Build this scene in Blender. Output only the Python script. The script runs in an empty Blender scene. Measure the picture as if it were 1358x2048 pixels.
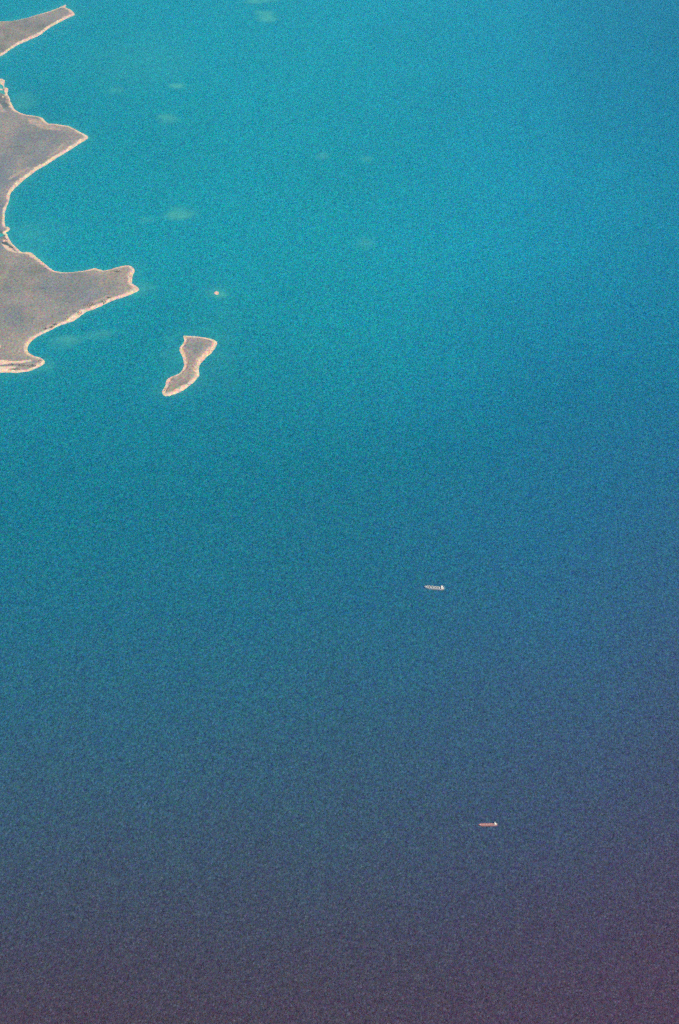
import bpy, bmesh, math, random
import numpy as np
from mathutils import Vector, Matrix

# ------------------------------------------------------------------ camera, sky, sun, exposure
scene = bpy.context.scene
col = scene.collection
CAM_H = 9500.0                                   # an airliner's window seat
cam_d = bpy.data.cameras.new('camera')
cam_d.sensor_fit = 'VERTICAL'; cam_d.sensor_height = 36.0; cam_d.sensor_width = 24.0
cam_d.lens = 50.0; cam_d.clip_start = 10.0; cam_d.clip_end = 600000.0
cam = bpy.data.objects.new('camera', cam_d); col.objects.link(cam)
cam.location = (0, 0, CAM_H); cam.rotation_euler = (math.radians(45), 0, 0)
scene.camera = cam

SUN_EL, SUN_AZ = math.radians(57), math.radians(150)     # azimuth clockwise from +Y: behind the camera, to its right
world = bpy.data.worlds.new('World'); scene.world = world; world.use_nodes = True
wn = world.node_tree.nodes; wl = world.node_tree.links
bg = wn['Background']
sky = wn.new('ShaderNodeTexSky'); sky.sky_type = 'NISHITA'; sky.sun_disc = False
sky.sun_elevation = SUN_EL; sky.sun_rotation = SUN_AZ; sky.altitude = 0; sky.air_density = 1.0; sky.dust_density = 0.2; sky.ozone_density = 2.0
wl.new(sky.outputs['Color'], bg.inputs['Color']); bg.inputs['Strength'].default_value = 0.07
sun_d = bpy.data.lights.new('sun', 'SUN'); sun_d.energy = 4.4; sun_d.angle = math.radians(0.53); sun_d.color = (1.0, 0.95, 0.88)
sun = bpy.data.objects.new('sun', sun_d); col.objects.link(sun)
sd = Vector((math.sin(SUN_AZ) * math.cos(SUN_EL), math.cos(SUN_AZ) * math.cos(SUN_EL), math.sin(SUN_EL)))
sun.rotation_euler = sd.to_track_quat('Z', 'Y').to_euler(); sun.location = (0, 0, 12000)
vs = scene.view_settings
vs.view_transform = 'Standard'; vs.look = 'None'; vs.gamma = 1.0; vs.use_curve_mapping = False; vs.exposure = 0.0
scene.render.engine = 'CYCLES'
cy = scene.cycles
cy.use_denoising = False                         # the film is coarse: leave the sampling grain in
cy.use_adaptive_sampling = True; cy.adaptive_threshold = 0.5; cy.adaptive_min_samples = 5; cy.sampling_pattern = 'TABULATED_SOBOL'
cy.filter_width = 1.5; cy.max_bounces = 5; cy.diffuse_bounces = 2; cy.glossy_bounces = 2; cy.volume_bounces = 1

# ------------------------------------------------------------------ helpers
def lin(r, g, b, k=1.0):
    f = lambda c: (c / 12.92 if c <= 0.04045 else ((c + 0.055) / 1.055) ** 2.4)
    return (f(r / 255) * k, f(g / 255) * k, f(b / 255) * k, 1.0)

def hash2(ix, iy, seed):
    n = (ix.astype(np.int64) * 374761393 + iy.astype(np.int64) * 668265263 + seed * 982451653) & 0xFFFFFFFF
    n = ((n ^ (n >> 13)) * 1274126177) & 0xFFFFFFFF
    return ((n ^ (n >> 16)) & 0xFFFF) / 65535.0

def vnoise(x, y, size, seed=0):
    x = x / size; y = y / size
    ix = np.floor(x); iy = np.floor(y); fx = x - ix; fy = y - iy
    fx = fx * fx * (3 - 2 * fx); fy = fy * fy * (3 - 2 * fy)
    a = hash2(ix, iy, seed); b = hash2(ix + 1, iy, seed); c = hash2(ix, iy + 1, seed); d = hash2(ix + 1, iy + 1, seed)
    return (a + (b - a) * fx) * (1 - fy) + (c + (d - c) * fx) * fy

def fbm(x, y, size, octaves=3, seed=0):
    s = 0; amp = 1; tot = 0
    for o in range(octaves):
        s = s + amp * (vnoise(x, y, size / 2 ** o, seed + 17 * o) * 2 - 1); tot += amp; amp *= 0.55
    return s / tot

def smooth(e0, e1, v):
    t = np.clip((v - e0) / (e1 - e0), 0, 1)
    return t * t * (3 - 2 * t)

def spline(pts, step=2):
    """closed Catmull-Rom through the surveyed points, extra columns carried along"""
    P = np.array(pts, float); n = len(P); out = []
    for i in range(n):
        p0, p1, p2, p3 = P[i - 1], P[i], P[(i + 1) % n], P[(i + 2) % n]
        for k in range(step):
            t = k / step
            q = 0.5 * ((2 * p1) + (-p0 + p2) * t + (2 * p0 - 5 * p1 + 4 * p2 - p3) * t * t + (-p0 + 3 * p1 - 3 * p2 + p3) * t ** 3)
            q[2:] = p1[2:] * (1 - t) + p2[2:] * t
            out.append(q)
    return np.array(out)

def signed(poly, X, Y):
    """distance to a closed outline, positive inside, and the outline's third column at the nearest point"""
    P = np.asarray(poly, float); Q = np.roll(P, -1, 0)
    best = np.full(X.shape, 1e18); val = np.zeros(X.shape); inside = np.zeros(X.shape, bool)
    has = P.shape[1] > 2
    for a, b in zip(P, Q):
        dx, dy = b[0] - a[0], b[1] - a[1]; l2 = dx * dx + dy * dy + 1e-9
        t = np.clip(((X - a[0]) * dx + (Y - a[1]) * dy) / l2, 0, 1)
        d2 = (X - a[0] - t * dx) ** 2 + (Y - a[1] - t * dy) ** 2
        m = d2 < best; best = np.where(m, d2, best)
        if has: val = np.where(m, a[2] + (b[2] - a[2]) * t, val)
        if dy != 0:
            inside ^= ((a[1] > Y) != (b[1] > Y)) & (X < dx * (Y - a[1]) / dy + a[0])
    d = np.sqrt(best)
    return np.where(inside, d, -d), val

def grid_mesh(name, X, Y, Z, attrs, keep=None):
    ny, nx = X.shape
    idx = np.arange(nx * ny).reshape(ny, nx)
    F = np.stack([idx[:-1, :-1], idx[:-1, 1:], idx[1:, 1:], idx[1:, :-1]], -1).reshape(-1, 4)
    if keep is not None: F = F[keep.reshape(-1)]
    used = np.unique(F); remap = np.full(nx * ny, -1); remap[used] = np.arange(len(used)); F = remap[F]
    co = np.stack([X.ravel(), Y.ravel(), Z.ravel()], -1)[used]
    me = bpy.data.meshes.new(name)
    me.vertices.add(len(co)); me.vertices.foreach_set('co', co.astype(np.float32).ravel())
    me.loops.add(F.size); me.loops.foreach_set('vertex_index', F.astype(np.int32).ravel())
    me.polygons.add(len(F)); me.polygons.foreach_set('loop_start', np.arange(0, F.size, 4, dtype=np.int32))
    me.update(calc_edges=True)
    for k, v in attrs.items():
        a = me.attributes.new(k, 'FLOAT', 'POINT'); a.data.foreach_set('value', v.ravel()[used].astype(np.float32))
    me.polygons.foreach_set('use_smooth', np.ones(len(F), bool))
    me.update(); me.validate()
    return me

def link(name, me, m=None, parent=None):
    o = bpy.data.objects.new(name, me); col.objects.link(o)
    if m is not None: me.materials.append(m)
    if parent is not None: o.parent = parent
    return o

def tag(o, label=None, cat=None, group=None, kind=None):
    for k, v in (('label', label), ('category', cat), ('group', group), ('kind', kind)):
        if v: o[k] = v
    return o

class NT:
    def __init__(s, name):
        s.m = bpy.data.materials.new(name); s.m.use_nodes = True
        s.t = s.m.node_tree; s.n = s.t.nodes; s.l = s.t.links; s.b = s.n['Principled BSDF']
    def node(s, kind, **kw):
        n = s.n.new(kind)
        for k, v in kw.items(): setattr(n, k, v)
        return n
    def put(s, sock, v):
        if hasattr(v, 'is_output'): s.l.new(v, sock)
        else: sock.default_value = v
    def math(s, op, a, b=0.0, c=0.0):
        n = s.node('ShaderNodeMath', operation=op); s.put(n.inputs[0], a); s.put(n.inputs[1], b); s.put(n.inputs[2], c); return n.outputs[0]
    def mix(s, f, a, b, mode='MIX'):
        n = s.node('ShaderNodeMix', data_type='RGBA', blend_type=mode); s.put(n.inputs[0], f); s.put(n.inputs[6], a); s.put(n.inputs[7], b); return n.outputs[2]
    def noise(s, size, detail=2.0, rough=0.5, stretch=(1, 1, 1), off=0.0):
        tc = s.node('ShaderNodeTexCoord'); mp = s.node('ShaderNodeMapping'); s.l.new(tc.outputs['Object'], mp.inputs[0])
        mp.inputs['Scale'].default_value = tuple(k / size for k in stretch); mp.inputs['Location'].default_value = (off, off * 0.7, off * 0.3)
        n = s.node('ShaderNodeTexNoise'); n.inputs['Scale'].default_value = 1.0; n.inputs['Detail'].default_value = detail; n.inputs['Roughness'].default_value = rough
        s.l.new(mp.outputs[0], n.inputs['Vector']); return n.outputs['Fac']
    def flecks(s, size, k, stretch=1.0):
        """fine random speckle like film grain, put into the colour: a tint round 1"""
        g = s.node('ShaderNodeNewGeometry'); mp = s.node('ShaderNodeMapping'); s.l.new(g.outputs['Position'], mp.inputs[0])
        mp.inputs['Scale'].default_value = (1 / size, stretch / size, 1 / size)
        n = s.node('ShaderNodeTexNoise'); n.inputs['Scale'].default_value = 1.0; n.inputs['Detail'].default_value = 2.0; n.inputs['Roughness'].default_value = 1.0
        s.l.new(mp.outputs[0], n.inputs['Vector'])
        v = s.node('ShaderNodeVectorMath', operation='MULTIPLY_ADD'); s.l.new(n.outputs['Color'], v.inputs[0]); v.inputs[1].default_value = (k, k, k); v.inputs[2].default_value = (1 - 0.5 * k,) * 3
        m = s.node('ShaderNodeVectorMath', operation='MAXIMUM'); s.l.new(v.outputs[0], m.inputs[0]); m.inputs[1].default_value = (0.1, 0.1, 0.1)
        return m.outputs[0]
    def grey(s, v):
        n = s.node('ShaderNodeCombineColor')
        for k in range(3): s.l.new(v, n.inputs[k])
        return n.outputs[0]
    def attr(s, name):
        n = s.node('ShaderNodeAttribute', attribute_name=name); return n.outputs['Fac']
    def ramp(s, f, stops):
        n = s.node('ShaderNodeValToRGB'); s.put(n.inputs[0], f); r = n.color_ramp
        while len(r.elements) < len(stops): r.elements.new(0.5)
        for e, (p, c) in zip(r.elements, stops): e.position = p; e.color = c
        return n.outputs[0]
    def rng(s, f, a, b, c=0.0, d=1.0):
        n = s.node('ShaderNodeMapRange'); s.put(n.inputs[0], f)
        for i, v in enumerate((a, b, c, d)): n.inputs[i + 1].default_value = v
        return n.outputs[0]

# ------------------------------------------------------------------ the surveyed coast, metres (east, north[, width of the bare shore])
SPIT = [(-9548,18352,40),(-9138,19240,40),(-5967,19456,20),(-4895,19502,14),(-4677,19534,14),(-4504,19627,26),(-4373,19722,32),(-4215,19833,44),(-4077,19969,60),(-4016,20033,60),(-4011,19945,55),(-3920,19865,50),(-3843,19722,55),(-3893,19659,50),(-4004,19518,42),(-4106,19378,40),(-4171,19279,42),(-4245,19103,44),(-4347,18983,44),(-4510,18804,44),(-4617,18642,42),(-4718,18452,42),(-5196,18039,40),(-5963,17789,40),(-7958,17652,40)]
MAIN = [(-9469,14622,40),(-9835,17249,40),(-6601,17625,40),(-5013,17789,40),(-4613,17830,50),(-4575,17803,60),(-4539,17775,60),(-4533,17693,60),(-4521,17604,50),(-4507,17581,60),(-4465,17570,60),(-4447,17503,60),(-4446,17456,60),(-4442,17409,50),(-4421,17362,60),(-4400,17315,50),(-4369,17209,50),(-4338,17143,60),(-4306,17065,60),(-4275,17000,50),(-4226,16941,40),(-4139,16883,40),(-4069,16857,44),(-4000,16838,40),(-3932,16819,40),(-3872,16768,46),(-3821,16685,50),(-3775,16634,44),(-3696,16628,40),(-3588,16597,44),(-3514,16578,44),(-3455,16527,44),(-3376,16465,46),(-3302,16390,50),(-3243,16335,62),(-3223,16279,66),(-3254,16218,50),(-3320,16132,44),(-3383,16035,42),(-3458,15927,42),(-3569,15779,40),(-3667,15627,38),(-3758,15515,38),(-3835,15383,42),(-3916,15229,42),(-3974,15083,40),(-4003,14972,36),(-3999,14763,34),(-4005,14601,32),(-3985,14414,32),(-3951,14272,34),(-3929,14267,40),(-3907,14262,40),(-3886,14209,40),(-3896,14173,40),(-3920,14158,34),(-3920,14127,30),(-3905,14121,30),(-3881,14065,34),(-3864,14013,36),(-3823,13942,36),(-3769,13861,32),(-3711,13791,34),(-3670,13750,50),(-3624,13750,66),(-3565,13740,66),(-3530,13701,56),(-3488,13651,52),(-3426,13582,40),(-3362,13503,40),(-3300,13430,36),(-3231,13373,34),(-3107,13349,34),(-3001,13361,36),(-2896,13386,38),(-2796,13430,44),(-2754,13415,38),(-2685,13386,34),(-2606,13411,34),(-2517,13457,36),(-2451,13484,40),(-2384,13474,44),(-2342,13418,50),(-2332,13361,52),(-2344,13280,52),(-2339,13194,50),(-2330,13137,50),(-2280,13090,56),(-2245,13024,60),(-2279,12968,48),(-2364,12902,40),(-2463,12847,40),(-2537,12805,42),(-2610,12740,44),(-2702,12663,40),(-2777,12623,42),(-2830,12546,60),(-2896,12456,56),(-2978,12403,36),(-3073,12341,30),(-3163,12253,30),(-3252,12175,42),(-3303,12091,44),(-3330,12019,40),(-3329,11951,40),(-3304,11892,38),(-3241,11841,40),(-3174,11816,40),(-3131,11777,42),(-3110,11723,44),(-3140,11674,36),(-3196,11632,34),(-3251,11591,34),(-3311,11575,34),(-3395,11562,36),(-3482,11562,50),(-3555,11562,60),(-3970,11542,50),(-5596,11363,40),(-7700,11444,40)]
ISLAND = [(-1682,12186,60),(-1644,12186,50),(-1546,12175,48),(-1450,12157,48),(-1388,12135,48),(-1337,12105,50),(-1310,12054,50),(-1321,11994,46),(-1343,11942,50),(-1371,11870,50),(-1412,11816,44),(-1439,11765,42),(-1466,11715,46),(-1478,11665,46),(-1479,11594,44),(-1466,11525,46),(-1478,11476,44),(-1508,11411,38),(-1542,11363,36),(-1592,11299,38),(-1648,11243,38),(-1714,11207,38),(-1749,11187,44),(-1802,11187,48),(-1831,11243,50),(-1813,11319,50),(-1806,11403,50),(-1794,11452,54),(-1754,11501,44),(-1686,11542,42),(-1660,11594,40),(-1636,11657,42),(-1639,11728,44),(-1662,11816,44),(-1691,11892,44),(-1712,11951,46),(-1700,12002,46),(-1668,12079,44),(-1673,12140,46)]
ISLET = [(-1398,12963,60),(-1387,12990,60),(-1367,12990,60),(-1349,12972,60),(-1347,12944,60),(-1360,12921,60),(-1380,12930,60),(-1395,12940,60)]
LAGOON = [(-5909,17543),(-4848,17625),(-4579,17686),(-4536,17611),(-4521,17564),(-4490,17476),(-4468,17409),(-4484,17382),(-4544,17422),(-4943,17409),(-5874,17382)]
POOL = [(-4229,14158),(-3990,14137),(-3947,14127),(-3929,14106),(-3934,14065),(-3974,14044),(-4210,14054)]
BARS = [[(-4781,17625),(-4593,17591),(-4537,17536),(-4522,17509),(-4547,17516),(-4605,17543),(-4771,17570)], [(-4493,17315),(-4474,17322),(-4466,17295),(-4482,17289)]]
WET = [[(-3894,13983),(-3863,13922),(-3821,13861),(-3777,13801),(-3735,13760),(-3756,13745),(-3794,13801),(-3838,13856),(-3895,13886),(-3910,13922)],[(-4943,17409),(-4544,17422),(-4486,17395),(-4448,17368),(-4420,17315),(-4387,17196),(-4352,17065),(-4411,17026),(-4495,17130),(-4904,17196)]]
FLATS = [[(-3933,13907),(-3900,13881),(-3837,13851),(-3796,13811),(-3770,13760),(-3725,13730),(-3727,13711),(-3771,13730),(-3828,13760),(-3877,13811)],[(-3925,13978),(-3900,13988),(-3878,13942),(-3886,13922),(-3915,13937)],[(-3560,11749),(-3452,11732),(-3373,11736),(-3262,11765),(-3246,11732),(-3342,11707),(-3430,11694),(-3512,11682),(-3573,11665),(-3885,11649),(-3902,11740)],[(-3884,11640),(-3569,11645),(-3496,11649),(-3396,11649),(-3396,11616),(-3468,11607),(-3472,11566),(-3554,11558),(-3867,11550)],[(-3631,12011),(-3620,12011),(-3612,11959),(-3621,11951),(-3727,11951),(-3739,12019)]]
STREAKS = [[(-4081,15297),(-3986,15435),(-3875,15562),(-3852,15533),(-3955,15400),(-4065,15275)],[(-3668,15808),(-3587,15951),(-3528,16120),(-3493,16096),(-3548,15939),(-3643,15808)],[(-3201,12288),(-3165,12376),(-3089,12416),(-3038,12439),(-3053,12394),(-3142,12332)],[(-2834,12682),(-2711,12801),(-2584,12902),(-2529,12912),(-2583,12847),(-2695,12764),(-2793,12663)],[(-4073,16755),(-3917,16717),(-3753,16578),(-3583,16515),(-3605,16440),(-3804,16477),(-4021,16628)],[(-4493,17117),(-4401,16961),(-4366,16909),(-4418,16909),(-4612,17039)]]
SCRUB = [(-2783,12709,55,27,0),(-2742,12736,50,27,0),(-2620,12782,44,28,0),(-2562,12856,22,18,0),(-2860,12582,49,27,0),(-3125,12323,22,14,0),(-3181,12297,16,13,0),(-3094,12376,22,13,0),(-3336,11665,63,20,0),(-3405,11607,47,12,0),(-3444,11682,37,11,0),(-3225,11665,42,17,0),(-3164,11749,16,33,0),(-3885,14003,29,20,0),(-3799,13831,29,20,0),(-3899,13912,29,20,0),(-2533,13347,40,24,0),(-1803,11283,15,32,0),(-1416,12079,32,26,0),(-4059,19865,66,48,0),(-1577,11363,41,32,0),(-1379,11917,27,34,0),(-1467,11649,21,50,0)]
SHOALS = [(-2206,17638,135,82,0.65),(-2246,16768,144,140,0.45),(-2329,16819,52,64,0.4),(-1924,14536,179,139,0.5),(-2312,14409,101,74,0.35),(-1080,19659,159,173,0.55),(-1172,20155,295,98,0.6),(-214,15844,88,83,0.35),(339,15773,63,71,0.3),(297,13922,105,122,0.25),(-2946,12088,172,121,0.35),(-2559,12218,184,105,0.3),(-3073,11665,63,66,0.35),(-1343,12921,78,47,0.75),(-1298,12912,61,56,0.35),(-3631,14096,411,361,0.18),(-4239,17183,199,264,0.3),(-2238,13061,168,170,0.4),(-1780,11942,117,426,0.15),(-2728,18352,831,862,0.1),(-3002,17516,134,81,0.3),(-1381,11942,320,767,0.12)]

spit_p, main_p, island_p, islet_p = spline(SPIT), spline(MAIN), spline(ISLAND), spline(ISLET)

# ------------------------------------------------------------------ sea
def axis(core, lo, hi):
    out = list(core); s = core[1] - core[0]; v = core[0]; pre = []
    while v > lo: s *= 1.35; v -= s; pre.append(v)
    s = core[-1] - core[-2]; v = core[-1]
    while v < hi: s *= 1.35; v += s; out.append(v)
    return np.array(pre[::-1] + out)

def sea_fields(X, Y):  # s: water depth plus a painted vignette, darkening towards the near edge
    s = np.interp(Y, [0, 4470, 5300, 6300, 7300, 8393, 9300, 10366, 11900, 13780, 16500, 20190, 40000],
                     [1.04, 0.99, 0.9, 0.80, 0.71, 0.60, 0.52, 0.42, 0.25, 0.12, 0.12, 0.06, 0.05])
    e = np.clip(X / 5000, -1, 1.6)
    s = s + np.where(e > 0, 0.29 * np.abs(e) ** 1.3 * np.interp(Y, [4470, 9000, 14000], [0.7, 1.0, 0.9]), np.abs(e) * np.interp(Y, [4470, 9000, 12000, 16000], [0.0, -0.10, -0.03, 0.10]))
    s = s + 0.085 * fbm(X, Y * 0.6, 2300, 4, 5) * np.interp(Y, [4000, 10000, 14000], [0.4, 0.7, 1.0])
    sh = np.zeros_like(X)
    wob = fbm(X * 0.7, Y, 150, 4, 11)
    for x, y, rx, ry, a in SHOALS:
        r = np.sqrt(((X - x) / rx) ** 2 + ((Y - y) / ry) ** 2) + 0.62 * wob
        sh = np.maximum(sh, a * (1 - smooth(0.25, 1.35, r)))
    return s, sh

xs = axis(np.arange(-5600, 5601, 40.0), -250000, 250000)
ys = axis(np.arange(4000, 20601, 45.0), -250000, 280000)
X, Y = np.meshgrid(xs, ys)
S_, SH_ = sea_fields(X, Y)
coast = np.full(X.shape, 1e9)
for p in (spit_p, main_p, island_p, islet_p):
    d, _ = signed(p, X, Y); coast = np.minimum(coast, -d)
dl, _ = signed(LAGOON, X, Y); dp, _ = signed(POOL, X, Y)
silt = np.maximum(SH_, 0.5 * np.exp(-np.clip(coast, 0, None) / 70.0) * (0.6 + 0.5 * fbm(X, Y, 600, 2, 23)))
silt = np.maximum(silt, 0.75 * (smooth(-60, 10, dl) + smooth(-60, 10, dp)))
sea_me = grid_mesh('sea', X, Y, np.zeros_like(X), {'depth_vignette': S_, 'silt': silt, 'clear': smooth(-0.15, 0.75, X / np.interp(Y, [4000, 20000], [2600, 5200]))})
w = NT('sea_water')
mott = w.noise(420, 3, 0.6, (1, 0.6, 1)); wind = w.noise(1500, 3, 0.6, (1, 0.45, 1), 3.1)
dep_vignette = w.math('ADD', w.attr('depth_vignette'), w.math('MULTIPLY', w.math('SUBTRACT', mott, 0.5), 0.05))
def body(r, g, b):
    """painted water colour, any vignette and cast included: how it looks from the air, less the sky's reflection and the haze"""
    c = lin(r, g, b); return tuple(max((v - o) / 1.06, 0.0) for v, o in zip(c, (0.013, 0.025, 0.038))) + (1.0,)
STOPS = [(0.05, (20, 158, 174)), (0.14, (21, 152, 166)), (0.25, (22, 140, 155)), (0.33, (25, 133, 151)), (0.44, (30, 122, 141)), (0.60, (40, 110, 133)), (0.70, (50, 102, 124)), (0.86, (65, 85, 104)), (0.94, (72, 75, 92)), (1.00, (76, 70, 85)), (1.13, (82, 67, 83))]  # depth tones; lens vignette and purple cast are painted into the dark end
water = w.ramp(w.math('MULTIPLY', dep_vignette, 0.85), [(0.85 * p, body(*c)) for p, c in STOPS])
water = w.mix(1.0, water, w.mix(w.attr('clear'), (1.0, 1.0, 0.97, 1), (1.08, 0.98, 1.12, 1)), 'MULTIPLY')
water = w.mix(1.0, water, w.flecks(21.0, 2.6, 0.75), 'MULTIPLY')
water = w.mix(1.0, water, w.grey(w.rng(w.noise(17, 2, 1.0, (1, 0.8, 1), 21.0), 0.2, 0.8, 0.25, 1.75)), 'MULTIPLY')
water = w.mix(w.rng(w.noise(12, 1, 0.8, (1, 0.75, 1), 31.0), 0.56, 0.8, 0.0, 0.17), water, (0.42, 0.50, 0.62, 1))
water = w.mix(w.math('MULTIPLY', w.attr('silt'), w.rng(w.noise(130, 4, 0.65, (0.7, 1, 1)), 0.3, 0.7, 0.35, 1.45)), water, body(92, 188, 168))
chop = w.noise(30, 3, 0.75, (1.0, 0.75, 1), 7.7)
chop2 = w.noise(16, 2, 0.7, (0.8, 0.6, 1), 1.3)
hgt = w.math('ADD', w.math('MULTIPLY', chop, 1.0), w.math('MULTIPLY', chop2, 0.6))
bmp = w.node('ShaderNodeBump'); bmp.inputs['Strength'].default_value = 1.0; bmp.inputs['Distance'].default_value = 11.0
w.put(bmp.inputs['Height'], hgt); w.put(w.b.inputs['Normal'], bmp.outputs[0])
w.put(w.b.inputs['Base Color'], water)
w.put(w.b.inputs['Roughness'], w.rng(wind, 0.3, 0.7, 0.28, 0.4)); w.b.inputs['IOR'].default_value = 1.333; w.b.inputs['Specular IOR Level'].default_value = 0.25
sea = tag(link('sea', sea_me, w.m), 'open sea grading from turquoise shallows to deep water, with a dark purple vignette painted into its colour', None, None, 'structure')

# ------------------------------------------------------------------ land
def land_material():
    a = NT('coastal_land')
    bare, warm, wet = a.attr('bare'), a.attr('warm'), a.attr('wet')
    n1 = a.noise(260, 4, 0.6); n2 = a.noise(26, 3, 0.7, (1, 0.7, 1), 4.0); n3 = a.noise(900, 3, 0.55, (1, 0.6, 1), 9.0)
    steppe = a.mix(a.rng(n1, 0.35, 0.65), (0.190, 0.198, 0.150, 1), (0.325, 0.272, 0.207, 1))
    steppe = a.mix(a.rng(n3, 0.4, 0.66), steppe, (0.20, 0.222, 0.218, 1))
    steppe = a.mix(a.math('MULTIPLY', a.rng(n2, 0.5, 0.75), 0.45), steppe, (0.085, 0.095, 0.075, 1))
    steppe = a.mix(a.math('MULTIPLY', warm, a.rng(a.noise(70, 3, 0.6, (1, 1, 1), 2.0), 0.3, 0.7, 0.45, 1.0)), steppe, (0.50, 0.37, 0.265, 1))
    steppe = a.mix(wet, steppe, (0.07, 0.115, 0.115, 1))
    sand = a.mix(a.rng(a.noise(45, 3, 0.6, (1, 1, 1), 6.0), 0.3, 0.7), (0.66, 0.45, 0.29, 1), (0.85, 0.62, 0.42, 1))
    sand = a.mix(a.attr('pink'), sand, (0.70, 0.38, 0.27, 1))
    steppe = a.mix(a.math('MULTIPLY', a.rng(a.noise(520, 4, 0.6, (1, 0.8, 1), 13.0), 0.46, 0.66), 0.55), steppe, (0.41, 0.325, 0.235, 1))
    a.put(a.b.inputs['Base Color'], a.mix(1.0, a.mix(bare, steppe, sand), a.flecks(22.0, 2.7, 0.8), 'MULTIPLY')); a.b.inputs['Roughness'].default_value = 0.95; a.b.inputs['Specular IOR Level'].default_value = 0.1
    bp = a.node('ShaderNodeBump'); bp.inputs['Strength'].default_value = 0.6; bp.inputs['Distance'].default_value = 2.5
    a.put(bp.inputs['Height'], a.noise(18, 4, 0.7, (1, 1, 1), 5.0)); a.put(a.b.inputs['Normal'], bp.outputs[0])
    return a.m
land_m = land_material()

def build_land(name, poly, xs, ys, top, pink=0.0, rugged=1.0, extras=False, dense_from=None):
    X, Y = np.meshgrid(xs, ys)
    d, wd = signed(poly, X, Y)
    d = d + 6.0 * rugged * fbm(X, Y, 80, 4, 31) + 2.0 * rugged * fbm(X, Y, 22, 2, 77)
    wv = np.maximum(0.92 * wd * (1 + 0.55 * fbm(X, Y, 130, 4, 41)), 6)
    gully = fbm(X, Y, 34, 2, 53)
    t = np.clip((d - 0.45 * wv) / (0.85 * wv), 0, 1.15)
    face = smooth(0, 1, np.clip(t + 0.16 * gully * (t > 0) * (t < 1), 0, 1))
    tw = top * np.clip(wv / 42.0, 0.35, 1.25)
    Z = np.where(d > 0, np.minimum(d * 0.10, 1.6) + tw * face + np.clip(d - wv, 0, 400) * 0.012 + 5.0 * fbm(X, Y, 300, 4, 61) * smooth(30, 160, d), np.maximum(d * 0.16, -14))
    bare = 1 - smooth(0.75, 1.3, d / wv + 0.35 * fbm(X, Y, 36, 3, 71))
    bare = bare * (1 - 0.4 * smooth(0.2, 0.55, fbm(X, Y, 75, 3, 73)) * smooth(4, 14, d))
    warm = 0.8 * np.exp(-np.clip(d - wv, 0, None) / 75.0) * smooth(-0.35, 0.35, fbm(X, Y, 420, 2, 81) + 0.12)
    wet = np.zeros_like(X)
    if extras:
        for poly2 in FLATS:
            q, _ = signed(poly2, X, Y); q = q + 5 * fbm(X, Y, 40, 3, 91)
            bare = np.maximum(bare, smooth(-5, 6, q))
        for poly2 in STREAKS:
            q, _ = signed(poly2, X, Y); q = q + 14 * fbm(X, Y, 60, 3, 95)
            warm = np.maximum(warm, 1.0 * smooth(-20, 12, q))
        for poly2, amt in zip(WET, (1.0, 0.62)):
            q, _ = signed(poly2, X, Y); k = amt * smooth(-6, 8, q + 7 * fbm(X, Y, 30, 2, 99)); wet = np.maximum(wet, k); bare = bare * (1 - 0.9 * k)
        hole = np.zeros_like(X)
        for poly2 in (LAGOON, POOL):
            q, _ = signed(poly2, X, Y); q = q + 9 * fbm(X, Y, 70, 3, 101)
            hole = np.maximum(hole, smooth(-14, 12, q)); wet = np.maximum(wet, 0.8 * smooth(-70, 0, q) * (1 - bare))
            bare = np.where(q > 0, bare * (1 - smooth(0, 10, q)), bare)
        Z = Z * (1 - hole) - 1.5 * hole
        for poly2 in BARS:
            q, _ = signed(poly2, X, Y); q = q + 5 * fbm(X, Y, 40, 3, 103)
            Z = np.where(q > -4, np.maximum(Z, 0.25 * (q + 4)), Z); Z = np.minimum(Z, 60); bare = np.maximum(bare, smooth(-8, 0, q))
    pk = pink * smooth(2, 16, Z) * (0.55 + 0.45 * fbm(X, Y, 90, 2, 111))
    cell = lambda A, f: f(np.stack([A[:-1, :-1], A[:-1, 1:], A[1:, 1:], A[1:, :-1]]), 0)
    solid = cell(d, np.max) > -70
    sandy = cell(bare, np.mean) > 0.5
    att = {'bare': bare, 'warm': np.clip(warm, 0, 1), 'wet': wet, 'pink': np.clip(pk, 0, 1)}
    root = link(name, grid_mesh(name, X, Y, Z, att, solid & ~sandy), land_m)
    beach = link('beach', grid_mesh('beach', X, Y, Z, att, solid & sandy), land_m, root)
    beach['label'] = 'pale sandy beach and bare bluff along the water'
    return root, (X, Y, Z, bare, d)

mx = np.concatenate([np.arange(-9500, -4600, 120.0), np.arange(-4600, -1700, 7.0)])
my = np.concatenate([np.arange(11250, 15200, 8.0), np.arange(15200, 19000, 12.0)])
main, mainF = build_land('mainland_terrain', main_p, mx, my, 13.5, 0.0, 1.0, True)
tag(main, 'grey steppe mainland with two headlands and pale sandy edge', None, None, 'structure')
spit, spitF = build_land('spit', spit_p, np.concatenate([np.arange(-11500, -5200, 120.0), np.arange(-5200, -3700, 8.0)]), np.arange(16600, 20300, 12.0), 10.5)
tag(spit, 'low grey spit with a pale sandy rim, reaching in at the top left corner', 'spit')
isl, islF = build_land('island', island_p, np.arange(-2100, -1150, 5.0), np.arange(11150, 12350, 6.0), 25.0, 1.0, 1.3)
tag(isl, 'hourglass shaped grey island ringed by pinkish bluffs, off the headland', 'island')
islet, isletF = build_land('islet', islet_p, np.arange(-1600, -1320, 3.0), np.arange(12720, 13080, 3.0), 8.0, 0.55, 1.5)
tag(islet, 'tiny bare sandy islet alone in the water north of the hourglass island', 'islet')

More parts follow.
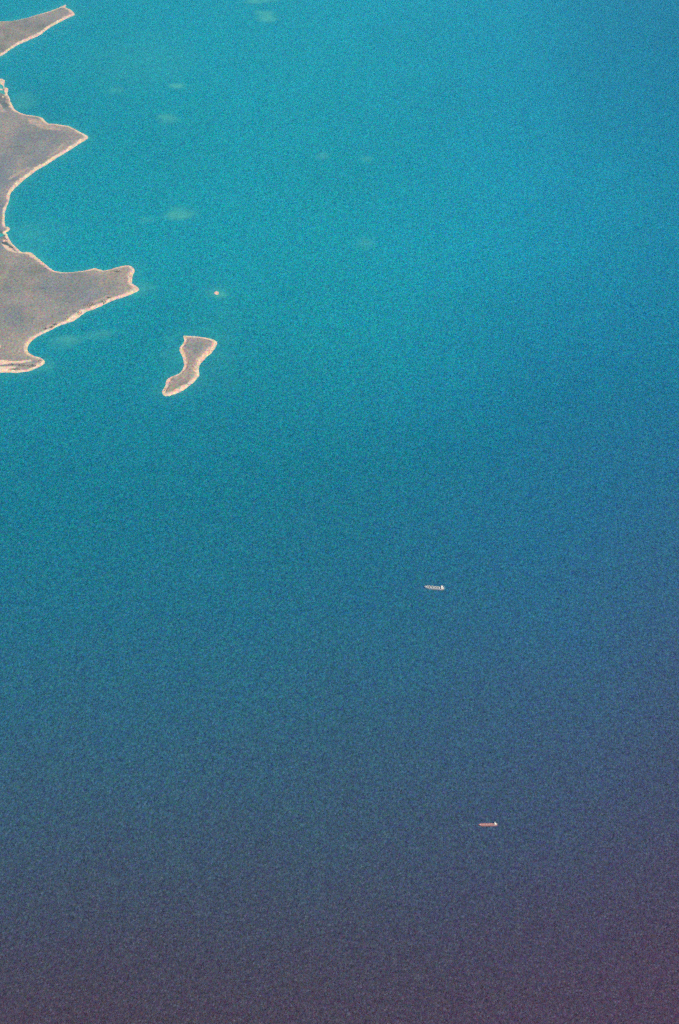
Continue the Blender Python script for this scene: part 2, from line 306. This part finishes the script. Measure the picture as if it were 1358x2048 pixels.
# ------------------------------------------------------------------ scrub on the bluffs and plateau
rnd = random.Random(7)
def height(F, x, y):
    X, Y, Z, B, D = F
    i = min(max(int(np.searchsorted(Y[:, 0], y)), 0), Z.shape[0] - 1); j = min(max(int(np.searchsorted(X[0], x)), 0), Z.shape[1] - 1)
    return Z[i, j], B[i, j], D[i, j]
ico = bmesh.new(); bmesh.ops.create_icosphere(ico, subdivisions=1, radius=1.0)
iv = np.array([v.co[:] for v in ico.verts]); itri = np.array([[v.index for v in f.verts] for f in ico.faces]); ico.free()
bv, bf = [], []
def bush(x, y, z, r):
    k = np.array([[rnd.uniform(0.65, 1.3)] for _ in iv])
    base = sum(len(a) for a in bv)
    a = rnd.uniform(0, 6.3); c, s = math.cos(a), math.sin(a)
    p = iv * k * np.array([r * rnd.uniform(0.8, 1.5), r, r * 0.55])
    p = np.stack([p[:, 0] * c - p[:, 1] * s, p[:, 0] * s + p[:, 1] * c, p[:, 2]], -1)
    bv.append(p + np.array([x, y, z + r * 0.25])); bf.append(itri + base)
for cx, cy_, rx, ry, _ in SCRUB:
    F = mainF if cy_ < 15300 and cx < -2050 else (islF if cy_ < 12400 else spitF)
    for _k in range(int(max(40, rx * ry / 120) * (0.3 if F is not mainF else 1))):
        x, y = rnd.gauss(cx, rx * 0.5), rnd.gauss(cy_, ry * 0.5); z, b, dd = height(F, x, y)
        if dd > 14 and z > 1.0: bush(x, y, z, rnd.uniform(2.4, 5.5))
for F, n, x0, x1, y0, y1 in ((mainF, 5200, -4550, -1900, 11300, 18700), (islF, 260, -2050, -1200, 11200, 12300), (spitF, 700, -5150, -3800, 16700, 20200)):
    for _k in range(n):
        x, y = rnd.uniform(x0, x1), rnd.uniform(y0, y1); z, b, dd = height(F, x, y)
        if dd > 40 and b < 0.2 and z > 3: bush(x, y, z, rnd.uniform(1.5, 4.2))
V = np.concatenate(bv); Fc = np.concatenate(bf)
sm = bpy.data.meshes.new('scrub'); sm.from_pydata(V.tolist(), [], Fc.tolist()); sm.update()
g_ = NT('scrub'); g_.put(g_.b.inputs['Base Color'], g_.mix(g_.rng(g_.noise(12, 2), 0.35, 0.65), (0.075, 0.08, 0.055, 1), (0.12, 0.115, 0.08, 1))); g_.b.inputs['Roughness'].default_value = 0.95
tag(link('scrub', sm, g_.m), 'dark low scrub dotted over the grey land and its bluffs', 'scrub', None, 'stuff')

# ------------------------------------------------------------------ ships
def paint(name, c, rough=0.5, wear=(0.20, 0.13, 0.10, 1), amount=0.35, size=9.0):
    p = NT(name); n = p.noise(size, 4, 0.65); n2 = p.noise(size * 0.25, 3, 0.6, (1, 1, 0.3), 3.0)
    f = p.math('MULTIPLY', p.rng(n, 0.48, 0.72), p.rng(n2, 0.3, 0.7))
    p.put(p.b.inputs['Base Color'], p.mix(p.math('MULTIPLY', f, amount), c, wear)); p.b.inputs['Roughness'].default_value = rough
    return p.m
M = {
 'cream': paint('cream_paint', (0.86, 0.80, 0.66, 1), 0.5, (0.5, 0.38, 0.26, 1), 0.2),
 'pale_hull': paint('pale_hull_paint', (0.33, 0.35, 0.36, 1), 0.45),
 'boot': paint('boot_topping', (0.23, 0.06, 0.045, 1), 0.6),
 'mauve_deck': paint('mauve_deck_paint', (0.15, 0.10, 0.115, 1), 0.7),
 'hatch': paint('hatch_paint', (0.50, 0.50, 0.45, 1), 0.55),
 'crane': paint('crane_paint', (0.72, 0.66, 0.46, 1), 0.5),
 'red_deck': paint('red_deck_paint', (0.60, 0.31, 0.275, 1), 0.65, (0.62, 0.36, 0.2, 1), 0.6, 14.0),
 'red_hull': paint('red_hull_paint', (0.40, 0.17, 0.15, 1), 0.5),
 'pipe': paint('pipe_paint', (0.55, 0.33, 0.25, 1), 0.5),
 'dark': paint('dark_paint', (0.05, 0.055, 0.065, 1), 0.5),
 'buff': paint('funnel_paint', (0.55, 0.33, 0.10, 1), 0.5),
 'glass': paint('bridge_glass', (0.02, 0.03, 0.04, 1), 0.1, (0.02, 0.03, 0.04, 1), 0.0),
 'orange': paint('lifeboat_orange', (0.70, 0.20, 0.03, 1), 0.5),
}
def box(bm, x0, x1, y0, y1, z0, z1, bev=0.0, taper=0.0):
    vs_ = [bm.verts.new((x, y, z)) for z in (z0, z1) for x, y in ((x0, y0), (x1, y0), (x1, y1), (x0, y1))]
    if taper:
        cx, cy_ = (x0 + x1) / 2, (y0 + y1) / 2
        for v in vs_[4:]: v.co.x = cx + (v.co.x - cx) * (1 - taper); v.co.y = cy_ + (v.co.y - cy_) * (1 - taper)
    fs = [bm.faces.new([vs_[i] for i in q]) for q in ((3, 2, 1, 0), (4, 5, 6, 7), (0, 1, 5, 4), (1, 2, 6, 5), (2, 3, 7, 6), (3, 0, 4, 7))]
    if bev: bmesh.ops.bevel(bm, geom=list({e for f in fs for e in f.edges}), offset=bev, segments=1, affect='EDGES')
def tube(bm, a, b, r0, r1=None, n=10):
    a, b = Vector(a), Vector(b); d = b - a; q = d.to_track_quat('Z', 'Y'); r1 = r0 if r1 is None else r1
    R = [[bm.verts.new(p + q @ Vector((r * math.cos(2 * math.pi * k / n), r * math.sin(2 * math.pi * k / n), 0))) for k in range(n)] for p, r in ((a, r0), (b, r1))]
    for k in range(n): bm.faces.new((R[0][k], R[0][(k + 1) % n], R[1][(k + 1) % n], R[1][k]))
    bm.faces.new(R[0][::-1]); bm.faces.new(R[1])
def part(name, fn, m, parent):
    bm = bmesh.new(); fn(bm); me = bpy.data.meshes.new(name); bm.normal_update(); bm.to_mesh(me); bm.free()
    return link(name, me, M[m], parent)
def loft(bm, rings, cap_top=False, cap_ends=True):
    """rings: stations of equal-length point lists from keel to deck edge, starboard; mirrored to port"""
    R = []
    for st in rings:
        R.append([bm.verts.new((x, -y, z)) for x, y, z in st] + [bm.verts.new((x, y, z)) for x, y, z in st[::-1]])
    for A, B in zip(R, R[1:]):
        for k in range(len(A) - 1): bm.faces.new((A[k], B[k], B[k + 1], A[k + 1]))
        if cap_top: bm.faces.new((A[len(A) // 2 - 1], A[len(A) // 2], B[len(A) // 2], B[len(A) // 2 - 1]))
    if cap_ends:
        bm.faces.new(R[0]); bm.faces.new(R[-1][::-1])
    bmesh.ops.remove_doubles(bm, verts=bm.verts, dist=0.02)
    bmesh.ops.recalc_face_normals(bm, faces=bm.faces)
def hull_shape(L, B, D, low):
    """half breadths by station at boot line and deck; sheer forward"""
    st = []
    for t in (0, 0.02, 0.06, 0.14, 0.3, 0.55, 0.74, 0.82, 0.88, 0.93, 0.965, 0.988, 1.0):
        x = -L / 2 + L * t
        wd = B / 2 * min(1, 0.82 + 3.0 * t) * (1 if t < 0.80 else max(0.03, 1 - ((t - 0.80) / 0.20) ** 2.3))
        wl_ = B / 2 * min(1, 0.5 + 4.5 * t) * (1 if t < 0.76 else max(0.01, 1 - ((t - 0.76) / 0.235) ** 1.8 if t < 0.995 else 0.01))
        sheer = D + 2.6 * max(0, (t - 0.86) / 0.14) ** 1.2
        st.append((x, wl_, wd, sheer))
    return st
def make_hull(root, L, B, D, hull_m, deck_m):
    st = hull_shape(L, B, D, 0)
    part('boot_topping', lambda bm: loft(bm, [[(x, a * 0.9, -7.0), (x, a, -1.0), (x, a, 1.4)] for x, a, b, s in st]), 'boot', root)
    part('hull', lambda bm: loft(bm, [[(x, a, 1.4), (x + (x > L * 0.42) * 1.5, a * 0.4 + b * 0.6, 1.4 + (s - 1.4) * 0.6), (x + (x > L * 0.42) * 3, b, s), (x + (x > L * 0.42) * 3, b - 0.25, s + 1.0), (x + (x > L * 0.42) * 3, max(b - 0.6, 0.02), s + 0.9)] for x, a, b, s in st]), hull_m, root)
    part('deck', lambda bm: loft(bm, [[(x + (x > L * 0.42) * 3, 0.0, s + 0.1), (x + (x > L * 0.42) * 3, max(b - 0.35, 0.01), s)] for x, a, b, s in st], False, False), deck_m, root)
def make_house(root, x0, x1, B, z, tiers, wing, funnel_m):
    """stacked accommodation block with bridge, wings, window rows, funnel, lifeboats and mast"""
    house = part('deckhouse', lambda bm: [box(bm, x0 + 0.35 * k, x1 - 0.25 * k, -B / 2 + 0.5 * k, B / 2 - 0.5 * k, z + 2.8 * k, z + 2.8 * (k + 1) - 0.02, 0.1) for k in range(tiers)], 'cream', root)
    zt = z + 2.8 * tiers
    br = part('bridge', lambda bm: (box(bm, x0 + 3, x1 - 0.4, -B / 2 + 3.5, B / 2 - 3.5, zt, zt + 3.0, 0.15), box(bm, x1 - 5.2, x1 - 0.9, -wing, wing, zt + 0.03, zt + 1.2, 0.1)), 'cream', root)
    part('window', lambda bm: box(bm, x1 - 0.6, x1 - 0.25, -B / 2 + 4.2, B / 2 - 4.2, zt + 1.45, zt + 2.5), 'glass', br)
    for k in range(tiers):
        n = 6
        for q in range(n):
            y = (-B / 2 + 2.4) + (B - 4.8) * q / (n - 1)
            part('window', lambda bm: box(bm, x1 - 0.25 * k - 0.2, x1 - 0.25 * k + 0.06, y - 0.5, y + 0.5, z + 2.8 * k + 1.2, z + 2.8 * k + 2.1), 'glass', house)
    part('funnel', lambda bm: box(bm, x0 - 6.0, x0 - 0.6, -2.6, 2.6, z, zt + 2.5, 0.5, 0.18), funnel_m, root)
    part('funnel_cap', lambda bm: box(bm, x0 - 5.5, x0 - 1.1, -2.0, 2.0, zt + 2.52, zt + 4.0, 0.3, 0.1), 'dark', root)
    part('radar_mast', lambda bm: (tube(bm, (x1 - 4, 0, zt + 3), (x1 - 4, 0, zt + 11), 0.5, 0.25), box(bm, x1 - 4.3, x1 - 3.7, -2.6, 2.6, zt + 7, zt + 7.4), box(bm, x1 - 5.0, x1 - 3.0, -0.3, 0.3, zt + 9, zt + 9.4)), 'cream', root)
    for s in (-1, 1):
        part('lifeboat', lambda bm: box(bm, x0 + 1.5, x0 + 8.5, s * (B / 2 + 0.9) - 1.3, s * (B / 2 + 0.9) + 1.3, z + 6.0, z + 8.4, 0.7), 'orange', root)

def bulk_carrier(loc, rz):
    root = bpy.data.objects.new('bulk_carrier', None); col.objects.link(root); root.location = loc; root.rotation_euler = (0, 0, rz)
    L, B, D = 178.0, 33.0, 12.0
    make_hull(root, L, B, D, 'pale_hull', 'mauve_deck')
    make_house(root, -79.0, -59.5, 26.0, D, 7, 15.8, 'cream')
    cx = [-45, -20, 5, 30, 54]
    for i, x in enumerate(cx):
        ln = 14.0 if i < 4 else 12.0; hw = 10.6 if i < 4 else 8.5
        part('hatch_coaming', lambda bm: box(bm, x - ln / 2 - 0.5, x + ln / 2 + 0.5, -hw - 0.5, hw + 0.5, D, D + 1.6), 'mauve_deck', root)
        for s in (-1, 1):
            hc = part('hatch_cover', lambda bm: box(bm, x - ln / 2, x + ln / 2, 0.15 if s > 0 else -hw, hw if s > 0 else -0.15, D + 1.62, D + 2.6, 0.15), 'hatch', root)
            part('stiffener', lambda bm: [box(bm, x - ln / 2 + 0.8 + k * (ln - 2) / 3, x - ln / 2 + 1.2 + k * (ln - 2) / 3, (0.5 if s > 0 else -hw + 0.4), (hw - 0.4 if s > 0 else -0.5), D + 2.6, D + 2.9) for k in range(4)], 'hatch', hc)
    for x in (-32.5, -7.5, 17.5, 42.5):
        cr = part('crane', lambda bm: (tube(bm, (x, 0, D), (x, 0, D + 13), 1.7, 1.4), box(bm, x - 2.6, x + 2.2, -2.6, 2.6, D + 13, D + 18.5, 0.3)), 'crane', root)
        part('jib', lambda bm: [tube(bm, (x + 1.8, s * 1.2, D + 13.6), (x + 20.5, s * 0.5, D + 9.4), 0.85, 0.55, 8) for s in (-1, 1)], 'crane', cr)
        part('cab', lambda bm: box(bm, x + 2.25, x + 4.0, -0.9, 0.9, D + 14.3, D + 16.4, 0.15), 'glass', cr)
        part('machinery_house', lambda bm: box(bm, x - 2.6, x + 2.6, -7.5, 7.5, D, D + 3.2, 0.15), 'mauve_deck', root)
    part('forecastle', lambda bm: box(bm, 66.0, 78.0, -8.0, 8.0, D + 0.4, D + 3.1, 0.3), 'hatch', root)
    part('foremast', lambda bm: (tube(bm, (74, 0, D + 3), (74, 0, D + 14), 0.6, 0.3), box(bm, 73.7, 74.3, -2, 2, D + 10, D + 10.4)), 'cream', root)
    for s in (-1, 1): part('windlass', lambda bm: (tube(bm, (80, s * 2, D + 3.6), (80, s * 5, D + 3.6), 1.1), box(bm, 79, 81, s * 3.5 - 1, s * 3.5 + 1, D + 1.2, D + 3.0)), 'mauve_deck', root)
    tag(root, 'pale grey bulk carrier with deck cranes and cream deckhouse at its stern', 'ship', 'ships at anchor')
    return root

def tanker(loc, rz):
    root = bpy.data.objects.new('tanker', None); col.objects.link(root); root.location = loc; root.rotation_euler = (0, 0, rz)
    L, B, D = 144.0, 23.0, 9.0
    make_hull(root, L, B, D, 'red_hull', 'red_deck')
    make_house(root, -63.0, -48.0, 18.0, D, 5, 11.0, 'cream')
    part('catwalk', lambda bm: (box(bm, -46, 57, -0.9, 0.9, D + 2.2, D + 2.5), [box(bm, x - 0.2, x + 0.2, -0.8, 0.8, D, D + 2.2) for x in range(-45, 57, 8)]), 'pipe', root)
    for y in (-3.4, -2.4, 2.2, 3.2, 4.2): part('cargo_pipe', lambda bm: tube(bm, (-46, y, D + 1.2), (46, y, D + 1.2), 0.36, None, 8), 'pipe', root)
    for x in (-3, 0, 3): part('manifold', lambda bm: tube(bm, (x, -9.8, D + 1.9), (x, 9.8, D + 1.9), 0.42, None, 8), 'pipe', root)
    for x in (-41, -27, -13, 15, 29, 43):
        for s in (-1, 1): part('tank_hatch', lambda bm: (tube(bm, (x, s * 6.6, D), (x, s * 6.6, D + 1.3), 1.3, 1.2, 12), tube(bm, (x + 2.8, s * 7.6, D), (x + 2.8, s * 7.6, D + 2.4), 0.3)), 'red_deck', root)
    cr = part('hose_crane', lambda bm: tube(bm, (6.5, 0, D), (6.5, 0, D + 9), 0.8, 0.6), 'cream', root)
    part('jib', lambda bm: tube(bm, (6.5, 0, D + 8.6), (20.0, 0.4, D + 6.2), 0.5, 0.3), 'cream', cr)
    part('forecastle', lambda bm: box(bm, 54.5, 63.0, -6.0, 6.0, D + 0.3, D + 2.9, 0.3), 'red_deck', root)
    part('foremast', lambda bm: (tube(bm, (60, 0, D + 2.9), (60, 0, D + 12), 0.5, 0.25), box(bm, 59.7, 60.3, -1.6, 1.6, D + 9, D + 9.4)), 'cream', root)
    for s in (-1, 1): part('windlass', lambda bm: (tube(bm, (65, s * 1.4, D + 3.4), (65, s * 3.4, D + 3.4), 0.9), box(bm, 64.2, 65.8, s * 2.4 - 0.8, s * 2.4 + 0.8, D + 1.0, D + 2.8)), 'red_deck', root)
    tag(root, 'red decked tanker with small white deckhouse at its stern on dark water', 'ship', 'ships at anchor')
    return root
bulk_carrier((849.4,8531.4,0.0), math.radians(172.5))
tanker((1149.7,6071.4,0.0), math.radians(181.0))

# ------------------------------------------------------------------ air
HAZE = 6.0e-6
hz = bmesh.new(); box(hz, -300000, 300000, -300000, 330000, -15.5, CAM_H + 60)
hme = bpy.data.meshes.new('haze'); hz.to_mesh(hme); hz.free()
h = bpy.data.materials.new('haze_air'); h.use_nodes = True
h.node_tree.nodes.remove(h.node_tree.nodes['Principled BSDF'])
pv = h.node_tree.nodes.new('ShaderNodeVolumePrincipled'); pv.inputs['Density'].default_value = HAZE
pv.inputs['Color'].default_value = (0.25, 0.55, 1.0, 1); pv.inputs['Anisotropy'].default_value = 0.0
h.node_tree.links.new(pv.outputs[0], h.node_tree.nodes['Material Output'].inputs['Volume'])
tag(link('haze', hme, h), 'thin bluish haze in the air over the sea', None, None, 'stuff')
